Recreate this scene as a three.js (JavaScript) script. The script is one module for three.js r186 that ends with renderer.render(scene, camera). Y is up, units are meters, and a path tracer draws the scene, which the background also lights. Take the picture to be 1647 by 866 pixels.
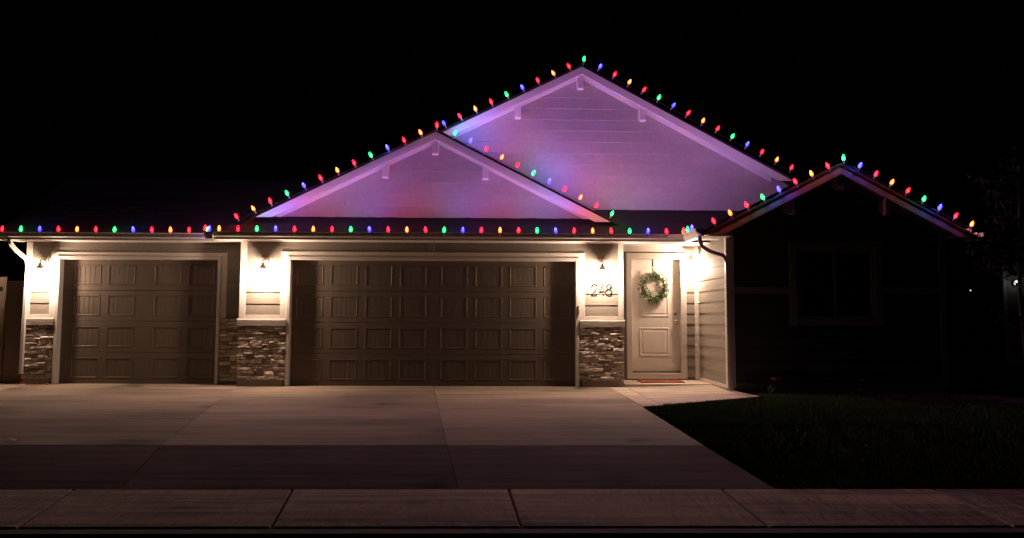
import * as THREE from 'three';
import { mergeGeometries } from 'three/addons/utils/BufferGeometryUtils.js';

// ------------------------------------------------------------------ camera, night sky, moon, exposure
const scene = new THREE.Scene();
const camera = new THREE.PerspectiveCamera(2 * Math.atan(433 / 1502.6) * 180 / Math.PI, 1647 / 866, 0.1, 400);
camera.position.set(3.392, 1.154, 15.864);
camera.rotation.order = 'YXZ';
camera.rotation.set(0.087, -0.025, 0.004);
camera.setViewOffset(1647, 866, 0, 52.5, 1647, 866);      // the lens is shifted: the photograph is cropped more at its top

const skyData = new Float32Array(64 * 32 * 4);
for (let r = 0; r < 32; r++) for (let c = 0; c < 64; c++) {
  const up = Math.max(0, (r + 0.5) / 16 - 1), k = 0.00012 * (1 - 0.4 * up), o = (r * 64 + c) * 4;
  skyData[o] = k; skyData[o + 1] = k; skyData[o + 2] = k * 1.15; skyData[o + 3] = 1;
}
const sky = new THREE.DataTexture(skyData, 64, 32, THREE.RGBAFormat, THREE.FloatType);
sky.mapping = THREE.EquirectangularReflectionMapping; sky.magFilter = THREE.LinearFilter; sky.needsUpdate = true;
scene.background = sky; scene.environment = sky;

const moon = new THREE.DirectionalLight(0xfff2e0, 0.0004);
moon.name = 'moon_light';
moon.position.set(-8, 20, 14); moon.target.position.set(3, 0, 0);
moon.castShadow = true; moon.shadow.mapSize.set(2048, 2048);
Object.assign(moon.shadow.camera, { left: -14, right: 14, top: 12, bottom: -12, near: 1, far: 60 });
scene.add(moon, moon.target);

const renderer = new THREE.WebGLRenderer({ antialias: true });
renderer.setSize(1024, 538);
renderer.toneMapping = THREE.LinearToneMapping;
renderer.toneMappingExposure = 1;
renderer.shadowMap.enabled = true;

const LAMP_COLOR = new THREE.Color().setRGB(1, 0.71, 0.52), LAMP_POWER = 7.6;
const BULBS = {            // look of the lit glass, colour and strength of its light
  R: { word: 'red', core: [1, 0.07, 0.075], glass: [5, 0.02, 0.05], light: [1, 0.03, 0.10], power: 0.82 },
  G: { word: 'green', core: [0.16, 1, 0.48], glass: [0.02, 4.2, 0.38], light: [0.02, 1, 0.24], power: 0.52 },
  B: { word: 'blue', core: [0.13, 0.11, 1], glass: [0.12, 0.10, 6], light: [0.13, 0.10, 1], power: 2.6 },
  A: { word: 'amber', core: [1, 0.33, 0.09], glass: [4, 0.56, 0.10], light: [1, 0.42, 0.12], power: 0.30 },
};

// ------------------------------------------------------------------ helpers
let seed = 12345;
const rnd = (a = 1, b) => { seed = (seed * 1664525 + 1013904223) >>> 0; const t = seed / 4294967296; return b === undefined ? t * a : a + t * (b - a); };
const used = {};
const numbered = (n) => { const k = used[n] = (used[n] ?? -1) + 1; return k ? n + '_' + String(k).padStart(3, '0') : n; };
function tag(o, label, category, group, kind) {
  o.userData.label = label; o.userData.category = category;
  if (group) o.userData.group = group;
  if (kind) o.userData.kind = kind;
  return o;
}
function thing(name, label, category, [x, y, z] = [0, 0, 0], group) {
  const g = new THREE.Group(); g.name = numbered(name); g.position.set(x, y, z);
  scene.add(g); return tag(g, label, category, group);
}
function part(name, geo, mat, parent, label) {
  const m = new THREE.Mesh(geo, mat); m.name = name; m.castShadow = m.receiveShadow = true;
  if (label) m.userData.label = label;
  parent.add(m); return m;
}
function sub(name, parent) { const g = new THREE.Group(); g.name = name; parent.add(g); return g; }

// uv in metres from the dominant direction of each face
function boxUV(g, du = 0, dv = 0) {
  if (g.index) g = g.toNonIndexed();
  const p = g.attributes.position, uv = new Float32Array(p.count * 2), a = new THREE.Vector3(), b = new THREE.Vector3(), c = new THREE.Vector3(), n = new THREE.Vector3();
  for (let i = 0; i < p.count; i += 3) {
    a.fromBufferAttribute(p, i); b.fromBufferAttribute(p, i + 1); c.fromBufferAttribute(p, i + 2);
    n.copy(b).sub(a).cross(c.clone().sub(a));
    const ax = Math.abs(n.x), ay = Math.abs(n.y), az = Math.abs(n.z);
    [a, b, c].forEach((v, k) => {
      const [s, t] = az >= ax && az >= ay ? [v.x, v.y] : ax >= ay ? [v.z, v.y] : [v.x, v.z];
      uv[(i + k) * 2] = s + du; uv[(i + k) * 2 + 1] = t + dv;
    });
  }
  g.setAttribute('uv', new THREE.BufferAttribute(uv, 2));
  return g;
}
const clean = (g) => { g = g.index ? g.toNonIndexed() : g; for (const k of Object.keys(g.attributes)) if (!['position', 'normal', 'uv'].includes(k)) g.deleteAttribute(k); return g; };
const merge = (list) => mergeGeometries(list.map(clean));
// polygon [a,b] pushed along an axis: x: [y,z], y: [z,x], z: [x,y]
const BASIS = {
  x: new THREE.Matrix4().set(0, 0, 1, 0, 1, 0, 0, 0, 0, 1, 0, 0, 0, 0, 0, 1),
  y: new THREE.Matrix4().set(0, 1, 0, 0, 0, 0, 1, 0, 1, 0, 0, 0, 0, 0, 0, 1),
  z: new THREE.Matrix4(),
};
function push(axis, poly, from, to, bevel = 0) {
  const s = new THREE.Shape(poly.map(([a, b]) => new THREE.Vector2(a, b)));
  const g = new THREE.ExtrudeGeometry(s, bevel ? { depth: to - from - 2 * bevel, bevelEnabled: true, bevelThickness: bevel, bevelSize: bevel, bevelOffset: -bevel, bevelSegments: 1 } : { depth: to - from, bevelEnabled: false });
  g.translate(0, 0, from + bevel).applyMatrix4(BASIS[axis]);
  g.clearGroups();
  return boxUV(g, rnd(7), rnd(7));
}
const box = (x0, x1, y0, y1, z0, z1, c = 0.003) => push('z', [[x0, y0], [x1, y0], [x1, y1], [x0, y1]], z0, z1, c);
// a flat polygon in space with thickness below it
function slab(pts, t) {
  const P = pts.map((p) => new THREE.Vector3(...p)), n = new THREE.Vector3().subVectors(P[1], P[0]).cross(new THREE.Vector3().subVectors(P[2], P[0])).normalize();
  if (n.y < 0) { n.negate(); P.reverse(); }
  const Q = P.map((p) => p.clone().addScaledVector(n, -t)), v = [], tri = (...q) => q.forEach((p) => v.push(p.x, p.y, p.z));
  for (let i = 1; i + 1 < P.length; i++) { tri(P[0], P[i], P[i + 1]); tri(Q[0], Q[i + 1], Q[i]); }
  for (let i = 0; i < P.length; i++) { const j = (i + 1) % P.length; tri(P[i], Q[i], Q[j]); tri(P[i], Q[j], P[j]); }
  const g = new THREE.BufferGeometry(); g.setAttribute('position', new THREE.Float32BufferAttribute(v, 3));
  g.computeVertexNormals(); return boxUV(g);
}
function tube(pts, r, seg = 24, sides = 8, tension = 0.4) {
  const c = new THREE.CatmullRomCurve3(pts.map((p) => new THREE.Vector3(...p)), false, 'catmullrom', tension);
  return clean(new THREE.TubeGeometry(c, seg, r, sides, false));
}
function clip(poly, [ax, ay], [bx, by]) {                 // keeps what lies left of a -> b
  const d = ([x, y]) => (bx - ax) * (y - ay) - (by - ay) * (x - ax), out = [];
  poly.forEach((p, i) => {
    const q = poly[(i + 1) % poly.length], dp = d(p), dq = d(q);
    if (dp >= 0) out.push(p);
    if (dp >= 0 !== dq >= 0) { const t = dp / (dp - dq); out.push([p[0] + (q[0] - p[0]) * t, p[1] + (q[1] - p[1]) * t]); }
  });
  return out;
}

// ------------------------------------------------------------------ noise and textures
const hash = (x, y, s) => { let h = (x * 374761393 + y * 668265263 + s * 974634777) | 0; h = Math.imul(h ^ (h >>> 13), 1274126177); return ((h ^ (h >>> 16)) >>> 0) / 4294967296; };
function noise(x, y, px, py, s = 0) {
  const i = Math.floor(x), j = Math.floor(y), u = x - i, v = y - j, a = u * u * (3 - 2 * u), b = v * v * (3 - 2 * v), m = (q, n) => ((q % n) + n) % n;
  const H = (di, dj) => hash(m(i + di, px), m(j + dj, py), s);
  return (H(0, 0) * (1 - a) + H(1, 0) * a) * (1 - b) + (H(0, 1) * (1 - a) + H(1, 1) * a) * b;
}
const fbm = (u, v, fx, fy, n, s = 0) => { let t = 0, a = 0.5, w = 0; for (let k = 0; k < n; k++) { t += a * noise(u * fx, v * fy, fx, fy, s + k); w += a; fx *= 2; fy *= 2; a *= 0.5; } return t / w; };
const clamp = (x) => Math.min(1, Math.max(0, x));
function tex(size, metres, f, color = false) {
  const d = new Uint8Array(size * size * 4);
  for (let y = 0; y < size; y++) for (let x = 0; x < size; x++) {
    const c = f(x / size, y / size), o = (y * size + x) * 4;
    for (let k = 0; k < 3; k++) d[o + k] = 255 * clamp(Array.isArray(c) ? c[k] : c);
    d[o + 3] = 255;
  }
  const t = new THREE.DataTexture(d, size, size);
  t.wrapS = t.wrapT = THREE.RepeatWrapping; t.magFilter = THREE.LinearFilter; t.minFilter = THREE.LinearMipmapLinearFilter; t.generateMipmaps = true;
  if (color) t.colorSpace = THREE.SRGBColorSpace;
  const [mx, my] = [].concat(metres, metres); t.repeat.set(1 / mx, 1 / my); t.needsUpdate = true;
  return t;
}
const lin = (x) => Math.pow(clamp(x), 1 / 2.2);            // linear albedo to an sRGB texel
const tone = (rgb, k) => rgb.map((c) => lin(c * k));
const grainAcross = tex(512, [1.2, 0.6], (u, v) => 0.55 * fbm(u, v, 3, 48, 3, 3) + 0.45 * noise(u * 10 + 0.6 * fbm(u, v, 4, 6, 2, 9), v * 90, 10, 90, 5));
const grainDown = tex(512, [0.7, 1.4], (u, v) => 0.7 * fbm(u, v, 56, 2, 3, 21) + 0.3 * fbm(u, v, 20, 8, 2, 4));
const patina = (rgb, s, amount) => tex(256, [1.7, 1.3], (u, v) => tone(rgb, 1 - amount + 2 * amount * (0.6 * fbm(u, v, 3, 4, 4, s) + 0.4 * fbm(u, v, 40, 40, 2, s + 7))), true);
const concreteColor = (rgb, s) => tex(1024, [7.3, 5.9], (u, v) => {
  const wear = clamp((fbm(u, v, 5, 4, 4, s + 21) - 0.56) * 5), oil = clamp((noise(u * 9, v * 7, 9, 7, s + 33) - 0.82) * 9) * fbm(u, v, 30, 30, 2, s + 3);
  const blotch = fbm(u, v, 5, 8, 5, s), streak = fbm(u, v, 5, 90, 3, s + 5), pit = noise(u * 300, v * 300, 300, 300, s + 9);
  return tone(rgb, 0.40 + 0.95 * blotch + 0.85 * (streak - 0.5) + (pit > 0.93 ? -0.16 : 0) - 0.24 * wear - 0.6 * oil + 0.1 * (noise(u * 512, v * 512, 512, 512, s + 2) - 0.5));
}, true);
const broomAcross = tex(512, [1.3, 0.8], (u, v) => 0.6 * fbm(u, v, 4, 70, 2, 31) + 0.4 * fbm(u, v, 60, 60, 2, 33));
const broomDown = tex(1024, [1.5, 1.9], (u, v) => { const w = u + 0.10 * v * 0 + 0.02 * fbm(u, v, 3, 3, 2, 8); return 0.5 * noise(w * 30, v * 4, 30, 4, 41) + 0.3 * noise(w * 72, v * 9, 72, 9, 42) + 0.2 * fbm(u, v, 120, 50, 2, 43); });

const M = {};
const std = (name, o) => { const m = M[name] = new THREE.MeshStandardMaterial(o); m.name = name; return m; };
std('shaded_siding', { map: patina([0.06, 0.053, 0.045], 31, 0.1), roughness: 0.75, bumpMap: grainAcross, bumpScale: 0.0016 });  // siding darkened: night shade of wing and neighbour house put into the colour
std('siding', { map: patina([0.225, 0.195, 0.162], 1, 0.10), roughness: 0.72, bumpMap: grainAcross, bumpScale: 0.0016 });
std('trim', { map: patina([0.64, 0.59, 0.54], 2, 0.06), roughness: 0.62, bumpMap: grainAcross, bumpScale: 0.0009 });
std('white_trim', { map: patina([0.84, 0.80, 0.80], 32, 0.04), roughness: 0.55, bumpMap: grainAcross, bumpScale: 0.0006 });
std('shaded_trim', { map: patina([0.26, 0.235, 0.21], 33, 0.06), roughness: 0.6, bumpMap: grainAcross, bumpScale: 0.0009 });  // trim copy with the same shade put into its colour
std('smooth_trim', { map: patina([0.60, 0.56, 0.52], 3, 0.05), roughness: 0.5 });
std('shake', { map: patina([0.47, 0.42, 0.43], 4, 0.2), roughness: 0.8, bumpMap: grainDown, bumpScale: 0.003 });
std('garage_door', { map: patina([0.125, 0.092, 0.067], 5, 0.06), roughness: 0.55, bumpMap: grainAcross, bumpScale: 0.0005 });
std('door', { map: patina([0.66, 0.615, 0.565], 6, 0.03), roughness: 0.45 });
std('gutter', { map: patina([0.55, 0.52, 0.48], 7, 0.05), roughness: 0.38 });
std('roofing', { map: patina([0.018, 0.017, 0.018], 8, 0.35), roughness: 0.92, bumpMap: tex(256, 0.35, (u, v) => noise(u * 128, v * 128, 128, 128, 3)), bumpScale: 0.002 });
std('drip_edge', { color: 0x0b0a0a, roughness: 0.5 });
std('concrete', { map: concreteColor([0.48, 0.365, 0.28], 11), roughness: 0.88, bumpMap: broomAcross, bumpScale: 0.0022 });
std('apron_concrete', { map: concreteColor([0.40, 0.305, 0.235], 15), roughness: 0.9, bumpMap: broomAcross, bumpScale: 0.002 });  // driveway concrete darkened: part of the apron's shade is in the colour
std('walk_concrete', { map: concreteColor([0.60, 0.49, 0.41], 17), roughness: 0.88, bumpMap: broomAcross, bumpScale: 0.0016 });
std('sidewalk_concrete', { map: concreteColor([0.70, 0.53, 0.41], 19), roughness: 0.93, bumpMap: broomDown, bumpScale: 0.03 });
std('foundation', { map: patina([0.27, 0.235, 0.20], 9, 0.15), roughness: 0.9 });
std('asphalt', { map: patina([0.045, 0.043, 0.042], 10, 0.2), roughness: 0.95 });
std('soil', { map: patina([0.035, 0.04, 0.02], 12, 0.4), roughness: 1 });
std('mulch', { map: patina([0.05, 0.032, 0.022], 13, 0.4), roughness: 1 });
std('bark', { color: new THREE.Color().setRGB(0.12, 0.09, 0.065), roughness: 0.95, bumpMap: grainDown, bumpScale: 0.004 });
std('black_metal', { color: new THREE.Color().setRGB(0.03, 0.028, 0.027), roughness: 0.45, metalness: 0.6 });
std('bronze', { color: new THREE.Color().setRGB(0.14, 0.10, 0.07), roughness: 0.42, metalness: 0.55 });
std('number_metal', { color: new THREE.Color().setRGB(0.028, 0.02, 0.014), roughness: 0.5, metalness: 0.2 });
std('nickel', { color: new THREE.Color().setRGB(0.62, 0.55, 0.46), roughness: 0.25, metalness: 1 });
std('shade_metal', { color: new THREE.Color().setRGB(0.74, 0.64, 0.53), roughness: 0.45, metalness: 0 });
std('wire', { color: new THREE.Color().setRGB(0.012, 0.03, 0.014), roughness: 0.6 });
std('socket', { color: new THREE.Color().setRGB(0.30, 0.28, 0.30), roughness: 0.5 });
std('leaf', { color: new THREE.Color().setRGB(0.05, 0.11, 0.022), roughness: 0.6, side: THREE.DoubleSide });
std('pale_leaf', { color: new THREE.Color().setRGB(0.20, 0.27, 0.13), roughness: 0.65, side: THREE.DoubleSide });
std('tree_leaf', { color: new THREE.Color().setRGB(0.008, 0.014, 0.005), roughness: 1, side: THREE.DoubleSide });
std('petal', { color: new THREE.Color().setRGB(0.90, 0.36, 0.05), roughness: 0.7, side: THREE.DoubleSide });
std('mat', { map: patina([0.42, 0.10, 0.055], 14, 0.2), roughness: 1, bumpMap: tex(256, 0.2, (u, v) => noise(u * 100, v * 100, 100, 100, 3)), bumpScale: 0.004 });
std('orange_cord', { color: new THREE.Color().setRGB(0.75, 0.07, 0.03), roughness: 0.5 });
std('fence', { map: patina([0.20, 0.15, 0.11], 16, 0.12), roughness: 0.8, bumpMap: grainDown, bumpScale: 0.002 });
std('pale_scrap', { color: new THREE.Color().setRGB(0.85, 0.80, 0.72), roughness: 0.8, side: THREE.DoubleSide });
std('dark_glass', { color: new THREE.Color().setRGB(0.01, 0.011, 0.012), roughness: 0.06 });
std('stone_a', { map: patina([0.48, 0.41, 0.34], 22, 0.25), roughness: 0.9, bumpMap: tex(256, 0.4, (u, v) => fbm(u, v, 6, 14, 5, 61)), bumpScale: 0.012 });
std('stone_b', { map: patina([0.60, 0.53, 0.455], 23, 0.25), roughness: 0.9, bumpMap: M.stone_a.bumpMap, bumpScale: 0.012 });
std('stone_c', { map: patina([0.27, 0.22, 0.18], 24, 0.25), roughness: 0.9, bumpMap: M.stone_a.bumpMap, bumpScale: 0.012 });
std('stone_d', { map: patina([0.72, 0.65, 0.57], 25, 0.22), roughness: 0.9, bumpMap: M.stone_a.bumpMap, bumpScale: 0.012 });
std('stone_cap', { map: patina([0.36, 0.31, 0.265], 26, 0.12), roughness: 0.85, bumpMap: grainAcross, bumpScale: 0.004 });
for (const k in BULBS) {
  const b = BULBS[k], m = std(b.word + '_bulb_glass', { color: new THREE.Color().setRGB(...b.light.map((c) => 0.01 + 0.5 * c)), roughness: 0.25 });
  m.emissive = new THREE.Color().setRGB(...b.glass.map((c) => c / 3)); m.emissiveIntensity = 3; m.transparent = true; m.opacity = 0.72; b.mat = m;
  const hot = std(b.word + '_bulb_core', { color: 0x888888, roughness: 0.5 }); hot.emissive = new THREE.Color().setRGB(...b.core); hot.emissiveIntensity = 7; b.hot = hot;
}
std('warm_bulb', { color: 0xffffff, roughness: 0.4, emissive: new THREE.Color().setRGB(1, 0.75, 0.5), emissiveIntensity: 6 });
std('white_bulb', { color: 0xffffff, roughness: 0.4, emissive: new THREE.Color().setRGB(1, 0.97, 0.92), emissiveIntensity: 3.2 });

// ------------------------------------------------------------------ ground, street, sidewalk, driveway
const structure = (name, geo, mat, label, category) => { const m = part(numbered(name), geo, mat, scene); return tag(m, label, category, null, 'structure'); };
function groundY(z) { return z < 1.9 ? -0.055 : z < 7.62 ? -0.055 - (z - 1.9) / 5.72 * 0.275 : -0.33; }
structure('ground', push('x', [[-0.05 - 0.005, -120], [-0.055, 1.9], [-0.33, 7.62], [-0.44, 9.2], [-0.60, 9.25], [-0.60, -120]].reverse(), -120, 120), M.soil, 'dark soil ground under the lawn and around the house', 'ground');
structure('street', push('x', [[-0.47, 9.26], [-0.47, 120], [-0.6, 120], [-0.6, 9.26]].reverse(), -120, 120), M.asphalt, 'black asphalt street in front of the sidewalk kerb', 'street');

function slabPiece(parent, mat, poly, yAt, t = 0.09, c = 0.006, gap = 0.004) {          // poly: [x,z]; a slab whose top follows yAt, edges rounded off
  const cx = poly.reduce((a, p) => a + p[0], 0) / poly.length, cz = poly.reduce((a, p) => a + p[1], 0) / poly.length;
  const inset = (d) => poly.map(([x, z]) => [x + Math.sign(cx - x) * d, z + Math.sign(cz - z) * d]);
  const A = inset(gap + c), B = inset(gap), v = [], n = poly.length;
  const P = (p, d) => [p[0], yAt(p[0], p[1]) - d, p[1]];
  const tri = (a, b, q) => { const ux = b[0] - a[0], uy = b[1] - a[1], uz = b[2] - a[2], wx = q[0] - a[0], wy = q[1] - a[1], wz = q[2] - a[2]; const ny = uz * wx - ux * wz; void uy; void wy; v.push(...a, ...b, ...q); return ny; };
  const area = poly.reduce((s, p, i) => { const q = poly[(i + 1) % n]; return s + p[0] * q[1] - q[0] * p[1]; }, 0), flip = area > 0;
  const T = (a, b, q) => (flip ? tri(a, q, b) : tri(a, b, q));
  for (let i = 1; i + 1 < n; i++) T(P(A[0], 0), P(A[i], 0), P(A[i + 1], 0));
  for (let i = 0; i < n; i++) { const j = (i + 1) % n; T(P(A[j], 0), P(A[i], 0), P(B[i], c)); T(P(A[j], 0), P(B[i], c), P(B[j], c)); T(P(B[j], c), P(B[i], c), P(B[i], t)); T(P(B[j], c), P(B[i], t), P(B[j], t)); }
  const g = new THREE.BufferGeometry(); g.setAttribute('position', new THREE.Float32BufferAttribute(v, 3)); g.computeVertexNormals();
  return part('concrete_slab', boxUV(g, rnd(9), rnd(9)), mat, parent);
}
const sidewalk = thing('sidewalk', 'broom finished concrete sidewalk slabs along the street edge', 'sidewalk'); sidewalk.userData.kind = 'structure';
const swY = (x, z) => -0.318 - 0.012 * (z - 7.65) / 1.4;
for (let k = -5; k < 8; k++) {
  const xf = -0.133 + 1.855 * k, xn = 0.084 + 1.778 * k + 0.0, g = 0.004;
  slabPiece(sidewalk, M.sidewalk_concrete, [[xf + g, 7.645], [xf + 1.855 - g, 7.645], [xn + 1.778 - g, 9.05], [xn + g, 9.05]], swY, 0.14, 0.012);
}
structure('kerb', push('x', [[-0.34, 9.06], [-0.47, 9.065], [-0.47, 9.22], [-0.38, 9.22], [-0.345, 9.19]].reverse(), -120, 120), M.foundation, 'low concrete kerb between sidewalk and street', 'kerb');

const driveway = thing('driveway', 'wide concrete driveway in front of both garage doors', 'driveway'); driveway.userData.kind = 'structure';
const driveY = (x, z) => (z < 6.53 ? -0.0148 * z - 0.002 : -0.0987 - 0.2215 * (z - 6.53) / 1.1);      // level near the house, then an apron that dips to the sidewalk
const JZ = [-0.55, 2.86, 6.53, 7.632], JX = [[-9.05, -8.8, -8.5, -8.4], [-4.4, -4.1, -3.8, -3.72], [-0.86, -0.36, 0.20, 0.26], [2.44, 2.70, 2.99, 3.145], [5.42, 5.50, 5.54, 5.90]];
for (let c = 0; c < 4; c++) {
  const L = JX[c], Q = JX[c + 1];
  slabPiece(driveway, M.concrete, [[L[0], JZ[0]], [Q[0], JZ[0]], [Q[1], JZ[1]], [Q[2], JZ[2]], [L[2], JZ[2]], [L[1], JZ[1]]], driveY, 0.10, 0.004, 0.0015);
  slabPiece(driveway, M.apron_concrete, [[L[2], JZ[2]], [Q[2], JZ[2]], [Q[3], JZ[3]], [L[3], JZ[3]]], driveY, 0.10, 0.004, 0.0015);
}
const walk = thing('front_walk', 'pale concrete walk and landing leading to the front door', 'path'); walk.userData.kind = 'structure';
const walkY = (x, z) => 0.002 - 0.018 * z + Math.max(0, (x - 5.75) / 1.5) * 0.044;
slabPiece(walk, M.walk_concrete, [[5.43, 0.06], [5.715, 0.06], [5.82, 2.78], [5.52, 2.95]], walkY, 0.12);
slabPiece(walk, M.walk_concrete, [[5.715, 0.06], [7.26, 0.06], [7.26, 1.06], [7.42, 2.02], [7.06, 2.2], [5.82, 2.78]], walkY, 0.12);
slabPiece(walk, M.walk_concrete, [[5.70, -1.0], [7.19, -1.0], [7.19, 0.052], [5.70, 0.052]], () => 0.052, 0.14);

// ------------------------------------------------------------------ the house
const house = thing('house', 'single-storey beige house with two garage doors, stone piers, three gables and an entry', 'house');
const H = (name, geo, mat, label) => part(name, geo, mat, house, label);
const WALL0 = 0.0;

// structural walls behind the cladding
H('wall', merge([
  box(-0.80, 0.0, 0.005, 2.42, -0.16, -0.004), box(4.93, 5.69, 0.005, 2.42, -0.16, -0.004), box(0.0, 4.93, 2.15, 2.42, -0.16, -0.004),
  box(-4.52, -3.995, 0.005, 2.42, -0.49, -0.334), box(-1.2, -0.80, 0.005, 2.42, -0.49, -0.334), box(-3.995, -1.2, 2.14, 2.42, -0.49, -0.334),
  box(-0.80, -0.72, 0.005, 2.42, -0.334, -0.16),
  box(5.54, 5.69, 0.005, 2.42, -1.15, -0.16), box(5.69, 5.93, 0.05, 2.45, -1.15, -0.994), box(6.92, 7.20, 0.05, 2.45, -1.15, -0.994), box(5.93, 6.92, 2.28, 2.45, -1.15, -0.994),
  box(7.204, 7.36, 0.005, 2.5, -1.15, 1.076), box(7.36, 8.28, 0.005, 2.5, 0.92, 1.076), box(9.58, 10.70, 0.005, 2.5, 0.92, 1.076), box(8.28, 9.58, 0.005, 1.13, 0.92, 1.076), box(8.28, 9.58, 2.29, 2.5, 0.92, 1.076),
  box(10.54, 10.70, 0.005, 2.5, -8, 0.92), box(-4.52, -4.36, 0.005, 2.42, -8, -0.49), box(-4.36, 10.54, 0.005, 2.42, -8, -7.84),
]), M.siding);
for (const g of [box(-0.795, -0.045, 0.0, 0.10, -0.02, 0.035), box(4.985, 5.685, 0.0, 0.10, -0.02, 0.035), box(-4.50, -4.04, 0.0, 0.09, -0.35, -0.30), box(-1.155, -0.802, 0.0, 0.06, -0.35, -0.30), box(7.17, 7.30, -0.05, 0.055, 0.06, 1.06), box(7.24, 10.69, -0.08, 0.14, 1.0, 1.10)]) H('foundation', g, M.foundation);

// lap siding, one board per course and run
const LAP = 0.1905;
const siding = sub('lap_siding', house);
function boards(runs, y0, y1, at, axis = 'x', mat = M.siding) {
  for (let y = y0; y < y1 - 0.03; y += LAP) {
    const h = Math.min(LAP, y1 - y);
    for (const [a, b] of runs) {
      if (b - a < 0.02) continue;
      const e = rnd(-0.0012, 0.0012);
      let g;
      if (axis === 'x') g = push('x', [[y - 0.004 + e, at - 0.003], [y + h + 0.012, at - 0.003], [y + h + 0.012, at + 0.007], [y - 0.004 + e, at + 0.019]].reverse(), a, b);
      else g = push('z', [[at + 0.003, y - 0.004 + e], [at + 0.003, y + h + 0.012], [at - 0.007, y + h + 0.012], [at - 0.019, y - 0.004 + e]], a, b);
      part('siding_board', g, mat, siding);
    }
  }
}
boards([[-0.69, -0.11], [5.028, 5.60]], 1.19, 2.13, 0);
boards([[-0.69, 5.60]], 2.1425, 2.42, 0);
boards([[-4.43, -4.10]], 1.19, 2.13, -0.33);
boards([[-1.105, -0.802]], 1.19 - LAP * 0, 2.13, -0.33);
boards([[-4.43, -0.802]], 2.1425, 2.42, -0.33);
boards([[6.97, 7.12]], 0.11, 2.44, -0.99);
boards([[5.69, 5.885]], 0.11, 2.44, -0.99);
boards([[-0.91, 0.985]], 0.115, 2.47, 7.2, 'z');
boards([[7.30, 8.19], [9.67, 10.60]], 0.14, 2.40, 1.08, 'x', M.shaded_siding);
boards([[8.19, 9.67]], 0.14, 1.03, 1.08, 'x', M.shaded_siding);
boards([[7.30, 10.60]], 2.426, 2.55, 1.08, 'x', M.shaded_siding);

// trim, casings and corner boards
const T = (...a) => H('trim_board', box(...a), M.trim);
T(-0.795, -0.692, 1.126, 2.42, -0.02, 0.024); T(-0.692, -0.108, 1.126, 1.186, -0.02, 0.021);
T(5.602, 5.692, 1.126, 2.42, -0.05, 0.024); T(5.028, 5.600, 1.126, 1.186, -0.02, 0.021);
T(-4.525, -4.432, 1.126, 2.42, -0.38, -0.306); T(-4.430, -4.103, 1.126, 1.186, -0.35, -0.309);
T(7.122, 7.181, 0.06, 2.45, -1.0, -0.955); T(7.176, 7.22, 0.06, 2.45, -0.953, -0.912);
T(7.172, 7.30, 0.06, 2.50, 0.987, 1.106); T(7.178, 7.202, 0.058, 0.112, -0.91, 0.985);
H('trim_board', box(10.60, 10.71, 0.06, 2.5, 1.0, 1.106), M.shaded_trim); T(5.69, 7.2, 2.36, 2.45, -1.0, -0.962);
for (const [a, b] of [[7.302, 8.186], [9.674, 10.598]]) H('trim_board', box(a, b, 1.555, 1.660, 1.07, 1.112), M.shaded_trim);
H('trim_board', box(2.395, 2.475, 2.262, 2.42, 0.0, 0.026), M.siding);
const casing = (name, list, mat = M.trim) => H(name, merge(list), mat);
casing('garage_door_casing', [box(-0.11, 0.0, 1.126, 2.257, 0.0, 0.030), box(4.934, 5.030, 1.126, 2.257, 0.0, 0.030), box(-0.002, 4.936, 2.176, 2.255, 0.001, 0.028)]);
casing('garage_door_casing', [box(-4.10, -3.998, 1.126, 2.25, -0.33, -0.300), box(-1.198, -1.103, 1.13, 2.25, -0.33, -0.300), box(-4.00, -1.2, 2.186, 2.248, -0.329, -0.302)]);
const jamb = (x0, x1, yt, zf, zb) => H('door_jamb', merge([box(x0, x0 + 0.055, 0.004, yt, zb, zf, 0.005), box(x1 - 0.055, x1, 0.004, yt, zb, zf, 0.005), box(x0 + 0.055, x1 - 0.055, yt - 0.055, yt, zb, zf - 0.002, 0.005)]), M.smooth_trim);
jamb(0.0, 4.93, 2.173, 0.044, -0.15); jamb(-3.996, -1.204, 2.183, -0.285, -0.48);
// stone caps
for (const [x0, x1, z] of [[-0.815, -0.002, 0], [4.94, 5.705, 0], [-4.545, -4.0, -0.33]]) H('stone_cap', push('x', [[1.005, z - 0.03], [1.004, z + 0.066], [1.10, z + 0.070], [1.126, z + 0.045], [1.127, z - 0.03]].reverse(), x0, x1), M.stone_cap);

// ledgestone veneer: every stone a piece of its own
const veneer = sub('stone_veneer', house);
function stoneGeo(w, h, d) {
  const g = new THREE.BoxGeometry(w, h, d, 3, 2, 1), p = g.attributes.position, f = [rnd(-1, 1), rnd(-1, 1)];
  const key = {};
  for (let i = 0; i < p.count; i++) {
    const k = [p.getX(i), p.getY(i), p.getZ(i)].map((q) => q.toFixed(4)).join();
    const j = key[k] ??= [rnd(-1, 1), rnd(-1, 1), rnd(-1, 1)];
    let x = p.getX(i), y = p.getY(i), z = p.getZ(i);
    if (z > 0) {
      const ex = Math.abs(x) > w / 2 - 1e-4, ey = Math.abs(y) > h / 2 - 1e-4;
      z += j[2] * 0.007 + f[0] * 0.012 * x / w + f[1] * 0.012 * y / h - (ex ? 0.006 : 0) - (ey ? 0.005 : 0);
      x += j[0] * 0.005 - (ex ? Math.sign(x) * 0.003 : 0); y += j[1] * 0.0035 - (ey ? Math.sign(y) * 0.0025 : 0);
    }
    p.setXYZ(i, x, y, z);
  }
  const q = g.toNonIndexed(); q.computeVertexNormals(); return q;
}
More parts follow.
